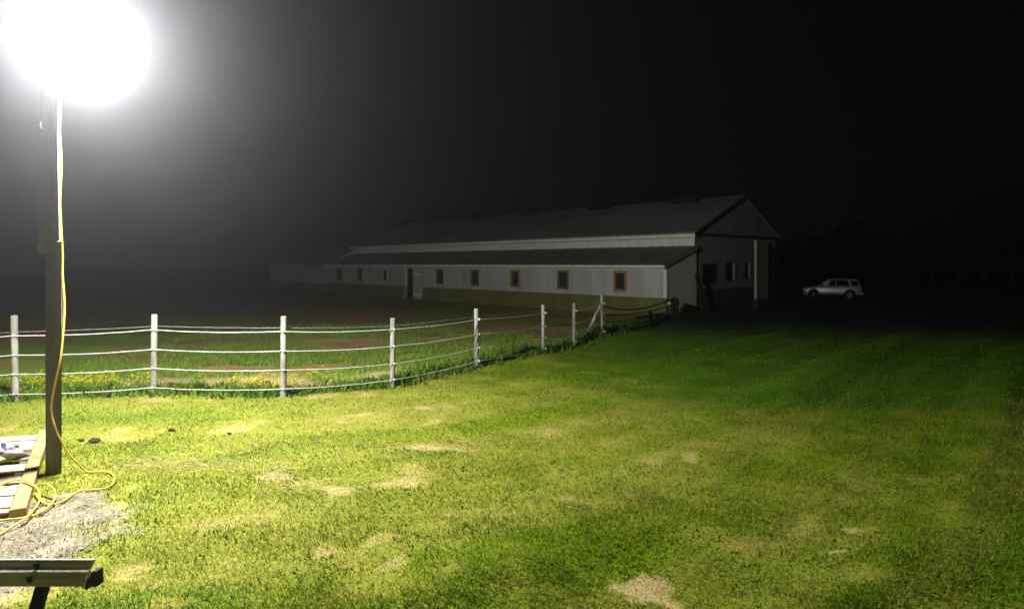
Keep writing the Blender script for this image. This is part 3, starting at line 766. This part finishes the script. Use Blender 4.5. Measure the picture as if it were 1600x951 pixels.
# gable wall
GY = .10
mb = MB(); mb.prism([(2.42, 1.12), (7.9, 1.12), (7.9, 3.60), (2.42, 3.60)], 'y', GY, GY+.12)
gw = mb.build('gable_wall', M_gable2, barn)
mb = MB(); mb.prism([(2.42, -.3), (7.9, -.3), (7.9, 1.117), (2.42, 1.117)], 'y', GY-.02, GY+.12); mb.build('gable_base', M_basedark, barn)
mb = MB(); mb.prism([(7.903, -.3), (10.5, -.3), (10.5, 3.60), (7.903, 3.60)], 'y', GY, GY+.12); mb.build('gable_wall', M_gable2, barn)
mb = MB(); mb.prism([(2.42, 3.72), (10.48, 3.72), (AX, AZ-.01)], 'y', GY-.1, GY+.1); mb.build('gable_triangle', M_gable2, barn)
bpart('gable_shadow_line', M_darkwood, (2.42, 10.6, GY-.16, GY+.08, 3.603, 3.70))  # dark strip standing in for the shadow line at eaves level
for sx in (0, 1):
    e = 2.06 if not sx else 10.81
    mb = MB(); s1 = 1 if not sx else -1
    mb.prism([(e, 3.58), (AX-.002*s1, AZ-.05), (AX-.002*s1, AZ+.06), (e, 3.70)], 'y', -.15, -.123); mb.build('barge_board', M_darkwood, barn)
def gwin(x0, x1, z0, z1, shutter=None):
    w_ = bpart('gable_window', M_carglass, (x0, x1, GY-.012, GY-.004, z0, z1))
    bpart('frame', M_basedark, (x0-.07, x0-.003, GY-.03, GY-.002, z0-.06, z1+.06), (x1+.003, x1+.07, GY-.03, GY-.002, z0-.06, z1+.06), (x0, x1, GY-.03, GY-.002, z1+.003, z1+.06), (x0, x1, GY-.03, GY-.002, z0-.06, z0-.003), parent=w_)
    if shutter: bpart('shutter', M_gable, (shutter[0], shutter[1], GY-.06, GY-.034, z0-.04, z1+.04), parent=w_)
gwin(3.10, 4.23, 1.42, 2.24); gwin(5.2, 5.72, 1.5, 2.3, (5.82, 6.02)); gwin(7.1, 7.32, 1.6, 2.35, (7.4, 7.55))
sd = bpart('sliding_door', M_gable2, (7.98, 9.2, GY-.2, GY-.12, .45, 3.45))
bpart('door_edge', M_gable, (7.86, 7.977, GY-.22, GY-.1, .5, 3.5), parent=sd)
bpart('dark_door_foot', M_basedark, (7.98, 9.2, GY-.2, GY-.12, .0, .447), parent=sd)  # dark strip added where the door's foot is lost in darkness
bpart('doorway_shade', M_basedark, (9.25, 10.35, GY-.06, GY-.003, -.1, 3.2))
# rear end and floor plug so the barn is closed
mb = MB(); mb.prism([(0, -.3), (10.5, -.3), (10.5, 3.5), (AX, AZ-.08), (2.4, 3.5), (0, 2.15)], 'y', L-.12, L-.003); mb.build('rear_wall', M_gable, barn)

mb = MB(); mb.box(10.38, 10.5, .23, 31.17, -.3, 3.55); mb.build('far_wall', M_gable2, barn)

# leaning dark board at the gable corner
mb = MB(); mb.box(-.17, .17, -.025, .025, 0, 1.9, bev=.01); lb = mb.build('leaning_board', M_darkwood)
lb.location = (8.62, 28.62, .0); lb.rotation_euler = (R(-6), R(-9), BR)
tag(lb, 'dark plank leaning at the corner where the lean-to meets the gable', 'plank')

# low annex behind the barn's far end
shed = empty('low_shed', (6.6-.677*31.9, 27.4+.736*31.9, 0), BR)
tag(shed, 'low pale shed half lost in the glow beyond the far end of the barn', 'shed')
def spart(name, mat, mb): return mb.build(name, mat, shed)
mb = MB(); mb.box(.6, .74, 0, 12, .7, 2.3); spart('wall', M_wall, mb)
mb = MB(); mb.box(.57, .76, 0, 12, -.3, .697); spart('base_band', M_base, mb)
mb = MB(); mb.prism([(.2, 2.2), (5.0, 4.15), (9.8, 2.2), (9.8, 2.28), (5.0, 4.23), (.2, 2.28)], 'y', -.3, 12.3); spart('roof', M_roof, mb)
mb = MB(); mb.prism([(.75, -.3), (9.3, -.3), (9.3, 2.3), (5, 4.1), (.75, 2.3)], 'y', 0, .12); spart('end_wall', M_gable, mb)
mb = MB(); mb.prism([(.75, -.3), (9.3, -.3), (9.3, 2.3), (5, 4.1), (.75, 2.3)], 'y', 11.88, 12); spart('end_wall', M_gable, mb)

# weeds at the barn foot
def foot_weeds():
    n = 5000; t = RNG.uniform(-3.4, .5, n); off = RNG.normal(-.15, .12, n)
    v = np.array([.736, .677]); u = np.array([-.677, .736])
    w_ = RNG.random(n) < .5
    xs = np.where(w_, 6.6+v[0]*(-t*.75)+u[0]*off, 5.2+RNG.random(n)*2.2); ys = np.where(w_, 27.4+v[1]*(-t*.75)+u[1]*(off-.2), 25.2+RNG.random(n)*1.6+xs*.0)
    k = fbm(xs/.4, ys/.4, 7, 2) > .42; xs, ys = xs[k], ys[k]; n = len(xs)
    blades('barn_weeds', xs, ys, .08+.22*RNG.random(n), .012+.012*RNG.random(n), np.array([.025, .05, .012])*(.6+.8*RNG.random(n)[:, None]), .8, M_leaf, 'dark weeds at the near corner of the barn', 'weeds')
foot_weeds()

# ------------------------------------------------------------------ parked car
CX, CY = (1299-800)/FPX*39.3, 39.3
car = empty('parked_car', (CX, CY, -.4), R(-24))
car.location.z = gz1(CX, CY); car.scale = (.74, .74, .74)
tag(car, 'silver sport utility vehicle parked side-on in the dark right of the barn', 'car')
# front at -x, camera side at -y
ST = [(-2.16, .66, .42, .66), (-2.10, .74, .34, .80), (-1.95, .82, .30, .93), (-1.5, .87, .28, 1.00), (-1.0, .89, .28, 1.05), (-.3, .90, .28, 1.08), (.5, .90, .28, 1.09), (1.2, .90, .28, 1.10), (1.7, .89, .30, 1.10), (2.02, .86, .34, 1.08), (2.14, .80, .42, 1.00), (2.18, .74, .5, .8)]
mb = MB(); vs = []; sec = 10
for (sx, hw, zl, zt) in ST:
    half = [(hw*.80, zl), (hw*.97, zl+.10), (hw*1.0, zl+.30), (hw*.985, zt-.14), (hw*.93, zt-.03)]
    ring = [(-a, z) for a, z in half] + [(-hw*.5, zt+.02), (hw*.5, zt+.02)] + [(a, z) for a, z in reversed(half)]
    for a, z in ring: vs.append((sx, a, z))
m = 12
fs = [(i*m+k, (i+1)*m+k, (i+1)*m+(k+1) % m, i*m+(k+1) % m) for i in range(len(ST)-1) for k in range(m)] + [tuple(range(m)), tuple(range(len(vs)-1, len(vs)-m-1, -1))]
mb.add(vs, fs, True); body = mb.build('body', M_car, car)
# cabin
bot = [(-1.05, -.83), (2.08, -.80), (2.08, .80), (-1.05, .83)]; top = [(-.30, -.66), (1.86, -.64), (1.86, .64), (-.30, .66)]
mb = MB(); vs = [(x_, y_, 1.06) for x_, y_ in bot]+[(x_, y_, 1.58) for x_, y_ in top]+[(x_+(.12 if x_ < 0 else -.1), y_*.86, 1.645) for x_, y_ in top]
mb.add(vs, [(8, 9, 10, 11)]+[(i+4*j, (i+1) % 4+4*j, (i+1) % 4+4*j+4, i+4*j+4) for i in range(4) for j in range(2)]); cab = mb.build('cabin', M_car, car)
def sidewin(pts, sgn, name='side_window'):
    vs = []
    for (x_, z_) in pts:
        t = (z_-1.06)/.52; yb = .815*(1-t)+.65*t+.008; vs.append((x_, sgn*yb, z_))
    n = len(vs); back = [(a, b_*.97, c_) for a, b_, c_ in vs]
    mb = MB(); mb.add(vs+back, [tuple(range(n)), tuple(range(2*n-1, n-1, -1))]+[(i, (i+1) % n, n+(i+1) % n, n+i) for i in range(n)]); return mb.build(name, M_carglass, car)
for s in (-1, 1):
    sidewin([(-.90, 1.10), (.28, 1.10), (.28, 1.55), (-.26, 1.55)], s); sidewin([(.33, 1.10), (1.32, 1.10), (1.14, 1.55), (.33, 1.55)], s); sidewin([(1.46, 1.12), (1.99, 1.12), (1.82, 1.54), (1.28, 1.54)], s)
mb = MB(); mb.add([(-1.0, -.72, 1.09), (-1.0, .72, 1.09), (-.33, .6, 1.56), (-.33, -.6, 1.56)], [(0, 1, 2, 3)]); o = mb.build('windscreen', M_carglass, car); o.location.x = -.012; o.location.z = .012
mb = MB(); mb.add([(2.07, -.68, 1.14), (2.07, .68, 1.14), (1.90, .56, 1.54), (1.90, -.56, 1.54)], [(0, 1, 2, 3)]); o = mb.build('rear_window', M_carglass, car); o.location.x = .014
for s in (-1, 1):
    mb = MB(); mb.tube([(-.2, s*.58, 1.645), (-.1, s*.58, 1.70), (1.65, s*.57, 1.70), (1.78, s*.57, 1.64)], .016, 6); mb.build('roof_rail', M_black, car)
    for hx in (.12, 1.22):
        mb = MB(); mb.box(hx-.11, hx+.07, s*.905-.02, s*.905+.02, .955, .995, bev=.008); mb.build('door_handle', M_black, car)
    mb = MB(); mb.box(-.85, -.66, s*.96-.09, s*.96+.09, 1.10, 1.24, bev=.03); mb.build('mirror', M_black, car)
    for lx in (-.88, .3, 1.2):
        mb = MB(); mb.box(lx-.006, lx+.006, s*.893-.006, s*.893+.006, .42, 1.02); mb.build('door_seam', M_black, car)
    mb = MB(); mb.box(-.95, .98, s*.86-.025, s*.86+.025, .27, .43, bev=.015); mb.build('sill', M_black, car)
    mb = MB(); mb.box(-2.12, -1.86, s*.70-.1, s*.70+.1, .72, .86, bev=.03); mb.build('headlight', M_lens, car)
    mb = MB(); mb.box(1.99, 2.17, s*.76-.07, s*.76+.07, .78, 1.04, bev=.02); mb.build('tail_light', M_red, car)
mb = MB(); mb.box(-2.2, -2.06, -.62, .62, .36, .56, bev=.03); mb.build('front_bumper', M_black, car)
mb = MB(); mb.box(2.08, 2.24, -.74, .74, .38, .60, bev=.04); mb.build('rear_bumper', M_car, car)
for wx in (-1.36, 1.32):
    for s in (-1, 1):
        mb = MB(); M = Matrix.Translation((wx, s*.80, .36)) @ Matrix.Rotation(R(90)*-s*-1, 4, 'X')
        # arch liner and lip
        mb = MB(); mb.lathe([(.43, -.02), (.43, .012)], 24, Matrix.Translation((wx, s*.893, .40)) @ Matrix.Rotation(R(90), 4, 'X')); mb.build('wheel_arch', M_black, car)
        mb = MB(); mb.tube([(wx+.45*math.cos(a_), s*.905, .40+.45*math.sin(a_)) for a_ in [math.pi*k/14 for k in range(15)]], .032, 6); mb.build('arch_lip', M_car, car)
        wh = bpy.data.objects.new('wheel', None); wh.location = (wx, s*.84, .355); wh.rotation_euler = (R(90)*(1 if s < 0 else -1), 0, random.uniform(0, 1)); link(wh, car)
        mb = MB(); mb.lathe([(.20, -.11), (.33, -.11), (.355, -.07), (.355, .06), (.33, .10), (.245, .105), (.235, .06)], 24); mb.build('tyre', M_tyre, wh)
        mb = MB(); mb.lathe([(.24, .05), (.24, .075), (.215, .085), (.205, .05)], 24)
        for k in range(5):
            mb.box(.02, .22, -.034, .034, .055, .09, Matrix.Rotation(k*1.2566, 4, 'Z'), .006)
        mb.lathe([(.07, .05), (.065, .1), (.03, .105)], 12); mb.build('rim', M_rim, wh)

# ------------------------------------------------------------------ dark trees behind the car
def tree(px, top, dist, wid, label, seed):
    rnd = random.Random(seed); rg = np.random.default_rng(seed)
    X = (px-800)/FPX*dist; z0 = gz1(X, dist); H = (HOR-top)/FPX*dist + EYE - z0; W = wid/FPX*dist
    root = empty('broadleaf_tree', (X, dist, z0)); tag(root, label, 'tree', 'dark trees beyond the parked car')
    mb = MB(); tr = .022*H+.06
    mb.tube([(0, 0, -.3), (.03*H*rnd.uniform(-1, 1), 0, H*.25), (.05*H*rnd.uniform(-1, 1), .02*H, H*.55), (.03*H*rnd.uniform(-1, 1), 0, H*.82)], [tr*1.25, tr, tr*.6, tr*.2], 8)
    for k in range(7):
        an = k*2.4+rnd.random(); q = .22+.08*k
        mb.tube([(0, 0, H*q), (math.cos(an)*W*.45, math.sin(an)*W*.45, H*(q+.12)), (math.cos(an)*W*.8, math.sin(an)*W*.8, H*(q+.2))], [tr*.5, tr*.3, tr*.1], 5)
    mb.build('trunk', M_bark, root)
    nc = 26; cen = []
    for k in range(nc):
        an = rnd.uniform(0, 6.28); q = rnd.uniform(.2, .93); rr = W*(.75*math.sin(min(1, (q-.08)*1.15)*math.pi)**.6)*math.sqrt(rnd.random())
        cen.append((math.cos(an)*rr, math.sin(an)*rr, H*q, rnd.uniform(.10, .2)*H*.8))
    n = 3200; ci = rg.integers(0, nc, n); cc = np.array(cen)[ci]
    d = rg.normal(size=(n, 3)); d /= np.linalg.norm(d, axis=1)[:, None]; d *= (rg.random(n)**.45)[:, None]
    p = cc[:, :3] + d*cc[:, 3:4]*np.array([1.25, 1.25, .8]); p[:, 2] = np.clip(p[:, 2], .05*H, H)
    a = rg.normal(size=(n, 3)); a /= np.linalg.norm(a, axis=1)[:, None]; b_ = np.cross(a, rg.normal(size=(n, 3))); b_ /= np.linalg.norm(b_, axis=1)[:, None]
    s = (.10+.16*rg.random(n))[:, None]
    v = np.stack([p-a*s, p+b_*s*.55, p+a*s, p-b_*s*.55], 1).reshape(-1, 3)
    col = np.repeat((np.array([.035, .06, .018])*(.6+.9*rg.random(n)[:, None])), 4, 0)
    o = np_mesh('crown', v, np.arange(4*n), np.arange(n)*4, np.full(n, 4), M_leaf, col, parent=root)
TREES = [(1238, 376, 84, 26, 'low dark tree just right of the barn gable'), (1283, 367, 80, 30, 'low dark tree directly behind the front of the parked car'), (1332, 345, 78, 38, 'rounded dark tree rising behind the rear of the parked car'),
         (1378, 361, 82, 30, 'low dark tree in the dip right of the parked car'), (1418, 364, 80, 30, 'lowest dark tree in the dip before the tall trees'), (1455, 342, 76, 36, 'middling dark tree where the treeline starts to climb'),
         (1497, 320, 74, 42, 'tall dark tree second from the climb of the treeline'), (1538, 300, 72, 46, 'taller dark tree third from right in the treeline'), (1582, 288, 70, 48, 'tallest dark tree second from the right edge'), (1640, 282, 70, 54, 'dark tree cut by the right edge of the picture')]
for i, t in enumerate(TREES): tree(*t, 100+i)

# ------------------------------------------------------------------ haze volume added for the lamp's glare
mb = MB(); mb.box(-345, 345, -345, 345, -1.9, 13.5)
haze = mb.build('haze', None); tag(haze, 'thin haze added for the glare around the yard lamp', 'haze', kind='stuff')
mh = bpy.data.materials.new('haze_mat'); mh.use_nodes = True; nt = mh.node_tree
for n_ in list(nt.nodes): nt.nodes.remove(n_)
pv = nt.nodes.new('ShaderNodeVolumePrincipled'); ou = nt.nodes.new('ShaderNodeOutputMaterial')
pv.inputs['Color'].default_value = (.90, .92, 1.0, 1); pv.inputs['Density'].default_value = HAZE_DENSITY; pv.inputs['Anisotropy'].default_value = HAZE_ANISO
lk(nt, pv.outputs[0], ou.inputs['Volume'])
haze.data.materials.append(mh)
